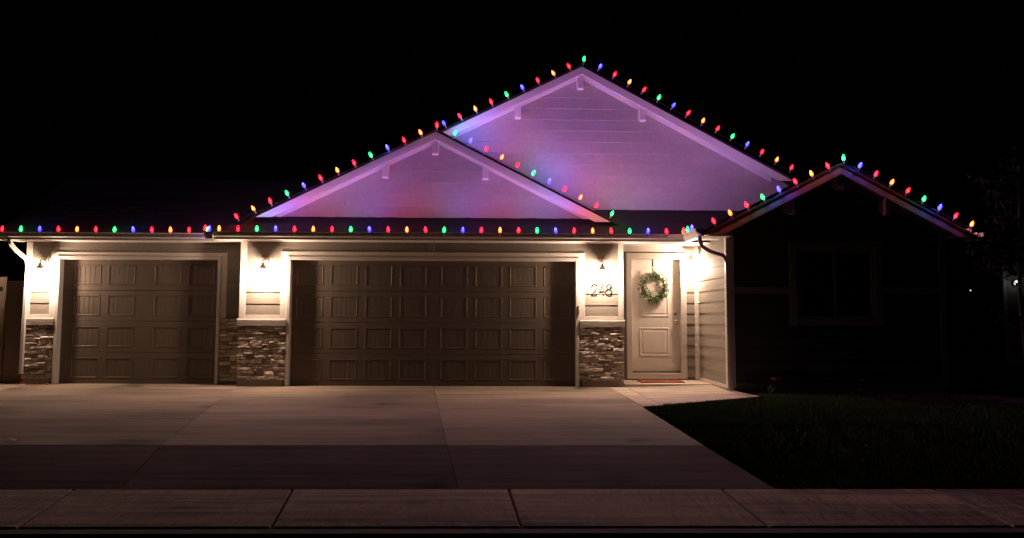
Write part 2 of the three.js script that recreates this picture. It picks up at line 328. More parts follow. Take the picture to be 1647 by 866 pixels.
function ledgestone(x0, x1, y0, y1, z) {
  let y = y0;
  while (y < y1 - 0.012) {
    let band = Math.min(rnd(0.05, 0.085), y1 - y); if (y1 - y - band < 0.03) band = y1 - y;
    let x = x0;
    while (x < x1 - 0.01) {
      let w = rnd(0.08, 0.26); if (x1 - x - w < 0.06) w = x1 - x;
      const split = rnd() < 0.55 && band > 0.045 ? [rnd(0.38, 0.62), 0] : [1];
      let yy = y;
      for (let s = 0; s < split.length; s++) {
        const h = s ? y + band - yy : band * split[s], pieces = split.length > 1 && w > 0.16 && rnd() < 0.4 ? [rnd(0.35, 0.65), 0] : [1];
        let xx = x;
        for (let q = 0; q < pieces.length; q++) {
          const ww = q ? x + w - xx : w * pieces[q], d = rnd(0.034, 0.072);
          const g = stoneGeo(ww - 0.003, h - 0.002, d); g.translate(xx + ww / 2, yy + h / 2, z + d / 2 - 0.012);
          const t = rnd(); part('stone', boxUV(g, rnd(5), rnd(5)), t < 0.42 ? M.stone_a : t < 0.68 ? M.stone_b : t < 0.88 ? M.stone_c : M.stone_d, veneer);
          xx += ww;
        }
        yy += h;
      }
      x += w;
    }
    y += band;
  }
}
ledgestone(-0.80, -0.004, 0.10, 1.004, 0.0); ledgestone(4.935, 5.69, 0.10, 1.004, 0.0); ledgestone(-4.51, -4.0, 0.09, 1.004, -0.33); ledgestone(-1.20, -0.802, 0.06, 1.12, -0.33);

// garage doors: stamped steel sections with grooved panels
const panelProfile = (() => {        // sorted positions along one direction with heights, edge rib first
  const W = 0.458, x = [[0, 0], [0.004, 0.005], [0.009, 0.006], [0.014, 0.005], [0.022, -0.004]];
  const mid = [];
  for (let k = 1; k <= 4; k++) { const c = 0.022 + (W - 0.044) * k / 5; mid.push([c - 0.006, -0.003], [c - 0.002, -0.007], [c + 0.002, -0.007], [c + 0.006, -0.003]); }
  return { W, xs: [...x, [0.030, -0.003], ...mid, [W - 0.030, -0.003], ...x.slice().reverse().map(([a, b]) => [W - a, b])] };
})();
function panelGeo(h) {
  const xs = panelProfile.xs, rib = [[0, 0], [0.004, 0.005], [0.009, 0.006], [0.014, 0.005], [0.022, -0.004], [0.030, -0.003]];
  const ys = [...rib, ...rib.slice().reverse().map(([a, b]) => [h - a, b])], v = [], hgt = (i, j) => {
    const ex = Math.min(i, xs.length - 1 - i), ey = Math.min(j, ys.length - 1 - j);
    return ey < 5 ? Math.min(ex < 5 ? xs[i][1] : 9, 9) > 5 ? ys[j][1] : (ex <= ey ? xs[i][1] : ys[j][1]) : xs[i][1];
  };
  for (let i = 0; i + 1 < xs.length; i++) for (let j = 0; j + 1 < ys.length; j++) {
    const P = (a, b) => [xs[a][0], ys[b][0], hgt(a, b)];
    v.push(...P(i, j), ...P(i + 1, j), ...P(i + 1, j + 1), ...P(i, j), ...P(i + 1, j + 1), ...P(i, j + 1));
  }
  const g = new THREE.BufferGeometry(); g.setAttribute('position', new THREE.Float32BufferAttribute(v, 3)); g.computeVertexNormals(); return boxUV(g);
}
const PH = 0.345, panelShape = panelGeo(PH);
function garageDoor(x0, x1, top, z, lefts) {
  const door = sub('garage_door', house), h = (top + 0.0) / 4;
  for (let r = 0; r < 4; r++) {
    const y0 = 0.006 + r * h, y1 = y0 + h - 0.005, pb = y0 + (h - PH) / 2 - 0.0, pt = pb + PH, bits = [];
    bits.push(box(x0, x1, pt, y1, z - 0.04, z, 0.004), box(x0, x1, y0, pb, z - 0.04, z, 0.004));
    const edges = [x0, ...lefts.flatMap((l) => [l, l + panelProfile.W]), x1];
    for (let k = 0; k < edges.length; k += 2) bits.push(push('z', [[edges[k], pb - 0.002], [edges[k + 1], pb - 0.002], [edges[k + 1], pt + 0.002], [edges[k], pt + 0.002]], z - 0.038, z - 0.0004));
    part('door_section', merge(bits), M.garage_door, door);
    for (const l of lefts) { const m = part('panel', panelShape, M.garage_door, door); m.position.set(l, pb, z); }
  }
  part('weather_seal', box(x0, x1, -0.012, 0.006, z - 0.03, z - 0.005, 0.002), M.black_metal, door);
  return door;
}
{ const c = 2.46, W = panelProfile.W, R = [0.122, 0.708, 1.294, 1.88]; garageDoor(0.045, 4.885, 2.118, -0.115, [...R.map((d) => c - d - W).reverse(), ...R.map((d) => c + d)]); }
{ const c = -2.555, W = panelProfile.W, R = [0.165, 0.745]; garageDoor(-3.945, -1.255, 2.125, -0.445, [...R.map((d) => c - d - W).reverse(), ...R.map((d) => c + d)]); }
H('keypad', box(4.905, 4.925, 1.20, 1.36, 0.044, 0.062), M.bronze);

// front door
const zd = -1.085;
const frontDoor = sub('front_door', house);
part('door_slab', box(5.985, 6.868, 0.20, 2.226, zd - 0.044, zd, 0.002), M.door, frontDoor);
function doorPanel(pts) {        // moulded ring and raised field
  const s = new THREE.Shape(pts.map((p) => new THREE.Vector2(...p))), c = pts.reduce((a, p) => [a[0] + p[0] / pts.length, a[1] + p[1] / pts.length], [0, 0]);
  const shrink = (d) => pts.map(([x, y]) => new THREE.Vector2(x - Math.sign(x - c[0]) * d, y - Math.sign(y - c[1]) * d));
  s.holes.push(new THREE.Path(shrink(0.026)));
  const ring = new THREE.ExtrudeGeometry(s, { depth: 0.004, bevelEnabled: true, bevelThickness: 0.006, bevelSize: 0.008, bevelOffset: -0.008, bevelSegments: 2 });
  const field = new THREE.ExtrudeGeometry(new THREE.Shape(shrink(0.055)), { depth: 0.001, bevelEnabled: true, bevelThickness: 0.005, bevelSize: 0.012, bevelOffset: -0.012, bevelSegments: 2 });
  return boxUV(merge([boxUV(ring), boxUV(field)])).translate(0, 0, zd - 0.001);
}
const arch = [[6.135, 1.184], [6.668, 1.184], [6.668, 2.02]]; for (let k = 1; k < 14; k++) { const t = k / 14; arch.push([6.668 - 0.533 * t, 2.02 + 0.075 * Math.sin(Math.PI * t)]); } arch.push([6.135, 2.02]);
part('panel', doorPanel(arch), M.door, frontDoor);
part('panel', doorPanel([[6.135, 0.473], [6.668, 0.473], [6.668, 0.986], [6.135, 0.986]]), M.door, frontDoor);
const lathe = (prof, n = 20) => clean(new THREE.LatheGeometry(prof.map(([r, y]) => new THREE.Vector2(r, y)), n));
const knobGeo = lathe([[0, 0], [0.033, 0], [0.034, 0.006], [0.012, 0.012], [0.012, 0.032], [0.026, 0.040], [0.030, 0.052], [0.024, 0.064], [0, 0.068]]).rotateX(Math.PI / 2);
part('knob', knobGeo.clone().translate(6.792, 1.10, zd), M.nickel, frontDoor);
part('deadbolt', lathe([[0, 0], [0.03, 0], [0.03, 0.012], [0.012, 0.016], [0, 0.017]]).rotateX(Math.PI / 2).translate(6.792, 1.245, zd), M.nickel, frontDoor);
part('door_viewer', lathe([[0, 0], [0.014, 0], [0.014, 0.007], [0.008, 0.009], [0, 0.008]]).rotateX(Math.PI / 2).translate(6.462, 1.765, zd), M.nickel, frontDoor);
casing('front_door_casing', [box(5.885, 5.985, 0.072, 2.335, -0.99, -0.952, 0.004), box(6.868, 6.972, 0.072, 2.335, -0.99, -0.952, 0.004), box(5.985, 6.868, 2.228, 2.335, -0.989, -0.953, 0.004), box(5.985, 6.868, 0.072, 0.175, -0.989, -0.953, 0.004)], M.smooth_trim);
H('door_jamb', merge([box(5.96, 5.984, 0.06, 2.25, -1.14, -0.985), box(6.869, 6.895, 0.06, 2.25, -1.14, -0.985), box(5.984, 6.869, 2.229, 2.252, -1.14, -0.986)]), M.smooth_trim);
H('threshold', push('x', [[0.06, -1.14], [0.06, -0.96], [0.172, -0.988], [0.192, -1.06], [0.192, -1.14]].reverse(), 5.986, 6.866), M.bronze);
// a small bright hook with a loose cord end on the wing's side wall
H('wall_hook', merge([lathe([[0, 0], [0.022, 0], [0.022, 0.01], [0.012, 0.02], [0.014, 0.034], [0, 0.038]], 14).rotateZ(Math.PI / 2).translate(7.184, 1.435, -0.86), tube([[7.150, 1.43, -0.86], [7.148, 1.38, -0.858], [7.170, 1.30, -0.857], [7.172, 1.21, -0.857]], 0.005, 12, 6)]), M.smooth_trim);

// wing window
const win = sub('window', house);
part('casing', merge([box(8.18, 8.30, 1.045, 2.385, 1.078, 1.114), box(9.56, 9.68, 1.045, 2.385, 1.078, 1.114), box(8.298, 9.562, 2.265, 2.383, 1.079, 1.112), box(8.298, 9.562, 1.047, 1.155, 1.079, 1.112)]), M.shaded_trim, win);
part('frame', merge([box(8.302, 8.345, 1.16, 2.26, 1.03, 1.085), box(9.515, 9.558, 1.16, 2.26, 1.03, 1.085), box(8.345, 9.515, 2.215, 2.26, 1.03, 1.084), box(8.345, 9.515, 1.16, 1.20, 1.03, 1.084)]), M.shaded_trim, win);
part('sash', merge([box(8.905, 8.955, 1.202, 2.213, 1.035, 1.076), box(8.347, 8.38, 1.202, 2.213, 1.035, 1.07)]), M.shaded_trim, win);
part('pane', box(8.38, 8.906, 1.20, 2.214, 1.048, 1.054, 0), M.dark_glass, win); part('pane', box(8.954, 9.514, 1.20, 2.214, 1.038, 1.044, 0), M.dark_glass, win);

// gables: shake courses on a backing wall, rakes, soffits, corbels
const SH = 0.2015;
function gable(o) {
  const TM = o.lap ? M.shaded_trim : M.white_trim;
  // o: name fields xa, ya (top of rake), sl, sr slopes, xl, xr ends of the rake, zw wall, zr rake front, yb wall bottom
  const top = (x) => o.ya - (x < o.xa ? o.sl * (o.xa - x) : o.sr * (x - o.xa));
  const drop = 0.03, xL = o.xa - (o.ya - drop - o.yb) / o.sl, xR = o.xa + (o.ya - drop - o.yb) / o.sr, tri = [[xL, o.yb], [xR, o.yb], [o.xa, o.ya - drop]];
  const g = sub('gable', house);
  part('gable_wall', push('z', tri, o.zw - 0.14, o.zw - 0.004), o.lap ? M.shaded_siding : M.shake, g);
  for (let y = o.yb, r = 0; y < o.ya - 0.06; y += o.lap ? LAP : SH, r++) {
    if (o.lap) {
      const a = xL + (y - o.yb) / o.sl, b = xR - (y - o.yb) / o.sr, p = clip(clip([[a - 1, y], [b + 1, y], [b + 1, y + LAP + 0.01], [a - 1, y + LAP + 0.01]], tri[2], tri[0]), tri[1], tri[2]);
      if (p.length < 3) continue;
      const q = push('z', p, o.zw, o.zw + 0.008); shear(q, y, LAP, o.zw, 0.012); part('siding_board', q, M.shaded_siding, g); continue;
    }
    for (let x = xL - rnd(1.2); x < xR; ) {
      const w = rnd(1.05, 1.32), n = 9, poly = [];
      for (let k = 0; k <= n; k++) poly.push([x + (w - 0.004) * k / n, y - 0.004 + rnd(-0.005, 0.005)]);
      poly.push([x + w - 0.004, y + SH + 0.015], [x, y + SH + 0.015]);
      const p = clip(clip(poly, tri[2], tri[0]), tri[1], tri[2]);
      x += w;
      if (p.length < 3 || Math.max(...p.map((q) => q[0])) - Math.min(...p.map((q) => q[0])) < 0.05) continue;
      const q = push('z', p, o.zw, o.zw + 0.006); shear(q, y, SH, o.zw, 0.020 + rnd(-0.002, 0.003)); part('shake_panel', q, M.shake, g);
    }
  }
  const d = 0.138, t = 0.03, rakeL = [[o.xl, top(o.xl)], [o.xa, o.ya], [o.xa, o.ya - d], [o.xl + d / o.sl, top(o.xl)]], rakeR = [[o.xa, o.ya], [o.xr, top(o.xr)], [o.xr - d / o.sr, top(o.xr)], [o.xa, o.ya - d]];
  part('rake_board', push('z', rakeL.slice().reverse(), o.zr - t, o.zr, 0.003), TM, g);
  part('rake_board', push('z', rakeR.slice().reverse(), o.zr - t, o.zr, 0.003), TM, g);
  // soffit behind the rake, a frieze board under it, and the shadowed roof edge above
  const off = (x, k) => [x, top(x) - k];
  const strip = (x0, x1, k0, k1, za, zb, name, mat) => part(name, push('z', [off(x0, k1), off(x1, k1), off(x1, k0), off(x0, k0)], za, zb), mat, g);
  const lx = o.xl + 0.30, rx = o.xr - 0.30;
  strip(lx, o.xa, 0.045, 0.062, o.zw, o.zr - t - 0.001, 'rake_soffit', TM); strip(o.xa, rx, 0.045, 0.062, o.zw, o.zr - t - 0.001, 'rake_soffit', TM);
  strip(lx, o.xa, 0.063, 0.15, o.zw, o.zw + 0.03, 'frieze_board', TM); strip(o.xa, rx, 0.063, 0.15, o.zw, o.zw + 0.03, 'frieze_board', TM);
  for (const [x, yt, h] of o.corbels) {
    const w = 0.052, z1 = o.zr - 0.034, body = push('x', [[yt, o.zw], [yt, z1], [yt - h * 0.93, z1], [yt - h, z1 - 0.02], [yt - h, z1 - 0.10], [yt - h * 0.6, o.zw]].reverse(), x - w, x + w);
    part('corbel', body, TM, g);
  }
  return g;
}
function shear(g, y0, h, z0, amount) {
  const p = g.attributes.position;
  for (let i = 0; i < p.count; i++) if (p.getZ(i) > z0 + 0.001) p.setZ(i, p.getZ(i) + amount * (1 - (p.getY(i) - y0) / h));
  g.computeVertexNormals();
}
gable({ xa: 2.479, ya: 4.312, sl: 0.4925, sr: 0.513, xl: -0.535, xr: 5.462, zw: -0.15, zr: 0.15, yb: 2.868, corbels: [[2.47, 4.195, 0.27], [1.626, 3.79, 0.275], [3.331, 3.785, 0.285]] });
gable({ xa: 5.018, ya: 5.58, sl: 0.4885, sr: 0.5415, xl: 2.42, xr: 8.725, zw: -0.56, zr: -0.26, yb: 3.072, corbels: [[4.999, 5.46, 0.275], [3.892, 4.93, 0.28], [6.098, 4.905, 0.28]] });
gable({ xa: 8.94, ya: 3.568, sl: 0.5145, sr: 0.535, xl: 6.80, xr: 11.045, zw: 1.08, zr: 1.44, yb: 2.50, lap: true, corbels: [[8.944, 3.45, 0.27], [8.145, 3.06, 0.27], [9.695, 3.06, 0.27]] });
for (const [x0, x1] of [[6.84, 7.2], [10.71, 11.0]]) H('eave_return', push('z', [[x0, 2.44], [x1, 2.44], [x1, x0 < 8 ? 2.62 : 2.60], [x0, 2.46]], 0.9, 1.40), M.shaded_trim);
H('gable_wall', push('x', [[2.42, -0.34], [3.72, -2.4], [2.42, -4.6]], -4.52, -4.40), M.siding);

// roofs
const roofSlab = (pts, t = 0.07) => H('roof', slab(pts, t), M.roofing);
const chevron = (xa, ya, sl, sr, xl, xr, zf, zb, t = 0.038) => H('roof', merge([
  push('z', [[xl, ya - sl * (xa - xl)], [xa, ya], [xa, ya + t], [xl, ya - sl * (xa - xl) + t]], zb, zf), push('z', [[xa, ya], [xr, ya - sr * (xr - xa)], [xr, ya - sr * (xr - xa) + t], [xa, ya + t]], zb, zf)]), M.roofing);
chevron(2.479, 4.316, 0.4925, 0.513, -0.60, 5.60, 0.160, -3.2);
chevron(5.018, 5.584, 0.4885, 0.5415, 2.30, 10.3, -0.25, -7.9);
chevron(8.94, 3.572, 0.5145, 0.535, 6.765, 11.07, 1.443, -4);
roofSlab([[-3.2, 5.622 - 0.4885 * 8.218, -0.75], [2.30, 5.622 - 0.4885 * 2.718, -0.75], [2.30, 5.622 - 0.4885 * 2.718, -7.9], [-3.2, 5.622 - 0.4885 * 8.218, -7.9]]);
const skirt = (x, z) => [x, 2.785 - 0.5 * z, z], lefty = (x, z) => [x, 2.595 - 0.5 * z, z];
roofSlab([skirt(-1.1, 0.49), skirt(6.85, 0.49), skirt(8.0, -0.72), skirt(0.12, -0.72)], 0.05);
roofSlab([[-1.1, 2.54, 0.49], [-0.6, 2.79, -0.01], [-0.6, 2.79, -3.2], [-1.1, 2.54, -3.2]], 0.05);
roofSlab([lefty(-4.86, 0.13), lefty(-1.1, 0.13), lefty(1.5, -2.5), lefty(-4.86, -2.5)], 0.03);
roofSlab([[-4.86, 3.845, -2.5], [1.5, 3.845, -2.5], [1.5, 2.5, -5.2], [-4.86, 2.5, -5.2]], 0.03);
// shingle tabs, joined: far more than can be picked apart in the dark
{
  const tabs = [];
  const field = (O, U, V, w, rows, lo, hi) => {          // O origin, U along the eave, V up the slope (unit vectors)
    const n = new THREE.Vector3().crossVectors(U, V).normalize(); if (n.y < 0) n.negate();
    for (let r = 0; r < rows; r++) for (let x = lo(r) + rnd(0.15); x < hi(r) - 0.05; ) {
      const ww = Math.min(rnd(0.20, 0.36), hi(r) - x), t = rnd(0.005, 0.011), g = new THREE.BoxGeometry(ww - 0.006, 0.145, t);
      const m = new THREE.Matrix4().makeBasis(U, V, n).setPosition(O.clone().addScaledVector(U, x + ww / 2).addScaledVector(V, 0.14 * r + 0.07).addScaledVector(n, 0.001 + t / 2));
      tabs.push(clean(g).applyMatrix4(m)); x += ww;
    }
  };
  const v3 = (...a) => new THREE.Vector3(...a), up = v3(0, 0.5, -1).normalize(), X = v3(1, 0, 0);
  field(v3(-1.1, 2.54, 0.49), X, up, 0, 9, (r) => 0.14 * r * 0.894, (r) => 7.95 + 0.121 * r);
  field(v3(-4.86, 2.53, 0.13), X, up, 0, 12, () => 0, (r) => 3.72 + 0.125 * r);
  const upL = v3(1, 0.5145, 0).normalize();
  field(v3(6.765, 2.492, 1.45), v3(0, 0, -1), upL, 0, 16, () => 0, () => 2.0);
  const m = H('roof_shingles', boxUV(merge(tabs)), M.roofing); m.userData.kind = 'stuff';
}
// dark drip edge along the rakes
for (const [xa, ya, sl, sr, xl, xr, z] of [[2.479, 4.316, 0.4925, 0.513, -0.60, 5.60, 0.161], [5.018, 5.584, 0.4885, 0.5415, 2.44, 8.9, -0.2495], [8.94, 3.572, 0.5145, 0.535, 6.765, 11.07, 1.4435]])
  H('drip_edge', merge([push('z', [[xl, ya - sl * (xa - xl) - 0.006], [xa, ya - 0.006], [xa, ya + 0.030], [xl, ya - sl * (xa - xl) + 0.030]], z, z + 0.006), push('z', [[xa, ya - 0.006], [xr, ya - sr * (xr - xa) - 0.006], [xr, ya - sr * (xr - xa) + 0.030], [xa, ya + 0.030]], z, z + 0.006)]), M.drip_edge);

// eaves: soffit, fascia, gutters, downspouts
H('soffit', merge([box(-1.1, 6.74, 2.422, 2.436, -0.02, 0.42), box(-4.84, -1.1, 2.422, 2.436, -0.36, 0.08), box(5.69, 7.19, 2.452, 2.466, -1.0, -0.02), box(6.72, 7.19, 2.455, 2.468, 0.425, 1.42), box(-1.1, -0.80, 2.4215, 2.435, -0.3, -0.025)]), M.trim);
H('fascia', merge([box(-1.1, 6.70, 2.424, 2.545, 0.421, 0.441), box(-4.84, -1.1, 2.424, 2.545, 0.081, 0.101), box(6.722, 6.742, 2.424, 2.53, 0.45, 1.42)]), M.trim);
const gutterProfile = [[0.12, 0], [0, 0], [0, 0.072], [0.028, 0.082], [0.052, 0.110], [0.105, 0.117], [0.122, 0.130], [0.123, 0.118], [0.108, 0.107], [0.056, 0.100], [0.034, 0.073], [0.010, 0.064], [0.010, 0.008], [0.12, 0.008]];
H('gutter', push('x', gutterProfile.map(([y, z]) => [2.42 + y, 0.442 + z]).reverse(), -1.245, 6.63), M.gutter);
H('gutter', push('x', gutterProfile.map(([y, z]) => [2.42 + y, 0.102 + z]).reverse(), -4.84, -1.18), M.gutter);
H('gutter', merge([push('z', gutterProfile.map(([y, z]) => [6.720 - z, 2.42 + y]).reverse(), 0.45, 1.56), push('z', [[6.72, 2.42], [6.59, 2.50], [6.59, 2.54], [6.72, 2.54]].reverse(), 1.56, 1.565)]), M.gutter);
H('gutter', merge([push('z', gutterProfile.map(([y, z]) => [-1.112 - z, 2.42 + y]).reverse(), 0.0, 0.57), push('z', [[-1.112, 2.42], [-1.19, 2.42], [-1.24, 2.54], [-1.112, 2.54]].reverse(), 0.572, 0.576)]), M.gutter);
H('gutter', push('z', gutterProfile.map(([y, z]) => [11.06 + z, 2.40 + y]), -3, 1.45), M.gutter);
function downspout(pts, w, d) {
  const c = new THREE.CatmullRomCurve3(pts.map((p) => new THREE.Vector3(...p)), false, 'catmullrom', 0.15), N = 60, v = [], prev = [];
  for (let i = 0; i <= N; i++) {
    const p = c.getPoint(i / N), t = c.getTangent(i / N), s = new THREE.Vector3(0, 0, 1), b = new THREE.Vector3().crossVectors(t, s).normalize(), q = new THREE.Vector3().crossVectors(b, t).normalize();
    const ring = [[-1, -0.8], [-0.8, -1], [0.8, -1], [1, -0.8], [1, 0.8], [0.8, 1], [-0.8, 1], [-1, 0.8]].map(([a, e]) => p.clone().addScaledVector(b, a * w / 2).addScaledVector(q, e * d / 2));
    if (i) for (let k = 0; k < 8; k++) { const a = prev[k], e = prev[(k + 1) % 8], f = ring[k], h = ring[(k + 1) % 8]; for (const z of [a, f, e, e, f, h]) v.push(z.x, z.y, z.z); }
    prev.splice(0, 8, ...ring);
  }
  const g = new THREE.BufferGeometry(); g.setAttribute('position', new THREE.Float32BufferAttribute(v, 3)); g.computeVertexNormals(); return boxUV(g);
}
H('downspout', downspout([[-4.585, 2.43, 0.16], [-4.58, 2.36, 0.14], [-4.545, 2.25, 0.0], [-4.50, 2.12, -0.26], [-4.487, 2.0, -0.29], [-4.487, 1.0, -0.25], [-4.487, 0.18, -0.235]], 0.058, 0.062), M.gutter);
H('downspout', downspout([[6.665, 2.43, 1.50], [6.668, 2.36, 1.50], [6.71, 2.27, 1.47], [6.86, 2.20, 1.38], [7.10, 2.15, 1.19], [7.165, 2.06, 1.155], [7.175, 1.9, 1.15], [7.178, 0.4, 1.15], [7.182, 0.10, 1.155], [7.215, 0.02, 1.19], [7.29, -0.01, 1.26]], 0.056, 0.066), M.gutter);

// ------------------------------------------------------------------ wall lamps
const shadeGeo = lathe([[0.069, 0.002], [0.073, 0.0], [0.074, 0.004], [0.046, 0.044], [0.030, 0.066], [0.024, 0.070], [0.024, 0.098], [0.016, 0.102], [0, 0.102], [0, 0.098], [0.014, 0.098], [0.021, 0.068], [0.027, 0.063], [0.043, 0.042], [0.069, 0.002]], 28);
const plateGeo = push('z', [[-0.042, -0.06], [0.042, -0.06], [0.046, -0.05], [0.046, 0.05], [0.042, 0.06], [-0.042, 0.06], [-0.046, 0.05], [-0.046, -0.05]], 0, 0.02, 0.004);
const bulbGlass = lathe([[0, -0.062], [0.018, -0.058], [0.030, -0.040], [0.034, -0.018], [0.030, 0.006], [0.020, 0.034], [0.014, 0.055], [0.014, 0.075], [0, 0.075]], 18);
function wallLamp(label, [x, rim, zw], turn, reach = 0.172) {
  const g = thing('wall_lamp', label, 'wall lamp', [x, rim, zw], 'barn style wall lamps on the house front');
  g.rotation.y = turn;
  part('lamp_shade', shadeGeo.clone().translate(0, 0, reach), M.shade_metal, g);
  part('wall_plate', plateGeo.clone().translate(0, 0.145, 0.0), M.shade_metal, g);
  part('arm', tube([[0, 0.145, 0.015], [0, 0.150, 0.06], [0, 0.160, 0.11], [0, 0.150, reach - 0.012], [0, 0.095, reach]], 0.009, 24, 10), M.shade_metal, g);
  part('bulb', bulbGlass.clone().translate(0, -0.084, reach), M.warm_bulb, g);
  const l = new THREE.PointLight(LAMP_COLOR, LAMP_POWER, 0, 2); l.name = 'lamp_light'; l.position.set(0, -0.105, reach); l.castShadow = true; l.shadow.radius = 1.4; l.shadow.bias = -0.002; g.add(l);
  return g;
}
wallLamp('lit cone shaded wall lamp left of the narrow garage door', [-4.205, 1.953, -0.312], 0);
wallLamp('lit cone shaded wall lamp on the pier between the two garage doors', [-0.376, 1.953, 0.018], 0);
wallLamp('lit cone shaded wall lamp directly above the house number 248', [5.308, 1.961, 0.018], 0);
wallLamp('lit cone shaded wall lamp beside the front door, seen side on', [7.184, 2.195, -0.80], -Math.PI / 2, 0.15);

// ------------------------------------------------------------------ house number, wreath, mat
const number = thing('house_number', 'metal house number 248 on the siding below a lamp', 'house number', [5.158, 1.555, 0.022]);
const DIGITS = {
  2: [[[0.002, 0.134], [0.008, 0.156], [0.026, 0.172], [0.050, 0.176], [0.074, 0.168], [0.086, 0.146], [0.082, 0.120], [0.062, 0.086], [0.034, 0.048], [0.004, 0.009]], [[0.000, 0.007], [0.030, 0.006], [0.060, 0.008], [0.092, 0.005]]],
  4: [[[0.070, 0.178], [0.050, 0.142], [0.026, 0.096], [0.002, 0.056]], [[0.000, 0.055], [0.032, 0.055], [0.064, 0.055], [0.094, 0.055]], [[0.070, 0.178], [0.070, 0.120], [0.070, 0.060], [0.070, 0.000]]],
  8: [[[0.048, 0.096], [0.020, 0.112], [0.010, 0.138], [0.022, 0.166], [0.048, 0.177], [0.074, 0.166], [0.086, 0.138], [0.076, 0.112], [0.048, 0.096], [0.014, 0.078], [0.000, 0.046], [0.014, 0.014], [0.048, 0.002], [0.082, 0.014], [0.096, 0.046], [0.082, 0.078], [0.048, 0.096]]],
};
[['2', 0], ['4', 0.112], ['8', 0.224]].forEach(([d, dx]) => {
  const g = merge(DIGITS[d].map((line) => tube(line.map(([x, y]) => [x, y, 0]), 0.0105, line.length * 5, 8, 0.5))); g.scale(1, 1, 0.6).translate(dx, 0, 0.006); part('digit', g, M.number_metal, number);
});

const wreath = thing('wreath', 'round green leafy wreath hanging on the front door', 'wreath', [6.398, 1.722, zd]);
{
  const ringPts = []; for (let k = 0; k <= 40; k++) { const a = k / 40 * Math.PI * 2; ringPts.push([Math.cos(a) * 0.195 + rnd(-0.006, 0.006), Math.sin(a) * 0.195 + rnd(-0.006, 0.006), 0.045 + rnd(-0.006, 0.006)]); }
  const r2 = ringPts.map(([x, y, z], i) => [x * 1.06 + rnd(-0.01, 0.01), y * 1.06 + rnd(-0.01, 0.01), z + 0.01 * Math.sin(i)]), r3 = ringPts.map(([x, y, z], i) => [x * 0.93 + rnd(-0.008, 0.008), y * 0.93 + rnd(-0.008, 0.008), z + 0.01 * Math.cos(i * 1.7)]);
  part('twig_ring', merge([tube(ringPts, 0.011, 120, 6), tube(r2, 0.007, 120, 5), tube(r3, 0.007, 120, 5)]), M.bark, wreath);
  const leaf = (l, w) => { const g = new THREE.BufferGeometry(); g.setAttribute('position', new THREE.Float32BufferAttribute([0, 0, 0, w, l * 0.45, 0.006, 0, l, 0, 0, 0, 0, 0, l, 0, -w, l * 0.45, 0.006], 3)); g.setAttribute('uv', new THREE.Float32BufferAttribute(new Array(12).fill(0), 2)); g.computeVertexNormals(); return g; };
  const sets = [[], []], e = new THREE.Euler(), q = new THREE.Quaternion(), mm = new THREE.Matrix4();
  const clumps = []; for (let k = 0; k < 26; k++) clumps.push([rnd(Math.PI * 2), rnd(0.14, 0.25), rnd(0.02, 0.05)]);
  for (let k = 0; k < 720; k++) {
    const c = clumps[Math.floor(rnd(clumps.length))], a = rnd() < 0.55 ? c[0] + rnd(-0.22, 0.22) : rnd(Math.PI * 2), r = rnd() < 0.55 ? c[1] + rnd(-0.05, 0.05) : rnd(0.155, 0.255), out = rnd() < 0.25 ? rnd(0.0, 0.035) : 0;
    const p = new THREE.Vector3(Math.cos(a) * (r + out), Math.sin(a) * (r + out), 0.03 + rnd(0.06));
    e.set(rnd(-0.9, 0.9), rnd(-0.9, 0.9), a - Math.PI / 2 + rnd(-1.3, 1.3));
    const pale = rnd() < (Math.sin(a * 3 + 1) > 0.2 ? 0.7 : 0.25) ? 1 : 0;
    mm.compose(p, q.setFromEuler(e), new THREE.Vector3(1, 1, 1));
    sets[pale].push(leaf(rnd(0.030, 0.055), rnd(0.009, 0.015)).applyMatrix4(mm));
  }
  part('foliage', merge(sets[0]), M.leaf, wreath).userData.kind = 'stuff';
  part('foliage', merge(sets[1]), M.pale_leaf, wreath, 'pale grey green leaves of the wreath').userData.kind = 'stuff';
  part('hanger', merge([box(-0.020, 0.0, 0.16, 0.508, 0.002, 0.006, 0.001), box(-0.020, 0.0, 0.504, 0.508, -0.04, 0.006, 0.001), tube([[-0.010, 0.17, 0.006], [-0.010, 0.16, 0.03], [-0.010, 0.18, 0.06]], 0.004, 10, 5)]), M.black_metal, wreath);
}
const mat = thing('door_mat', 'thin rust red door mat at the front door sill', 'door mat', [6.40, 0.053, -0.50]);
part('pile', box(-0.37, 0.37, 0.006, 0.020, -0.26, 0.26, 0.004), M.mat, mat); part('backing', box(-0.38, 0.38, 0, 0.006, -0.27, 0.27, 0.002), M.black_metal, mat);

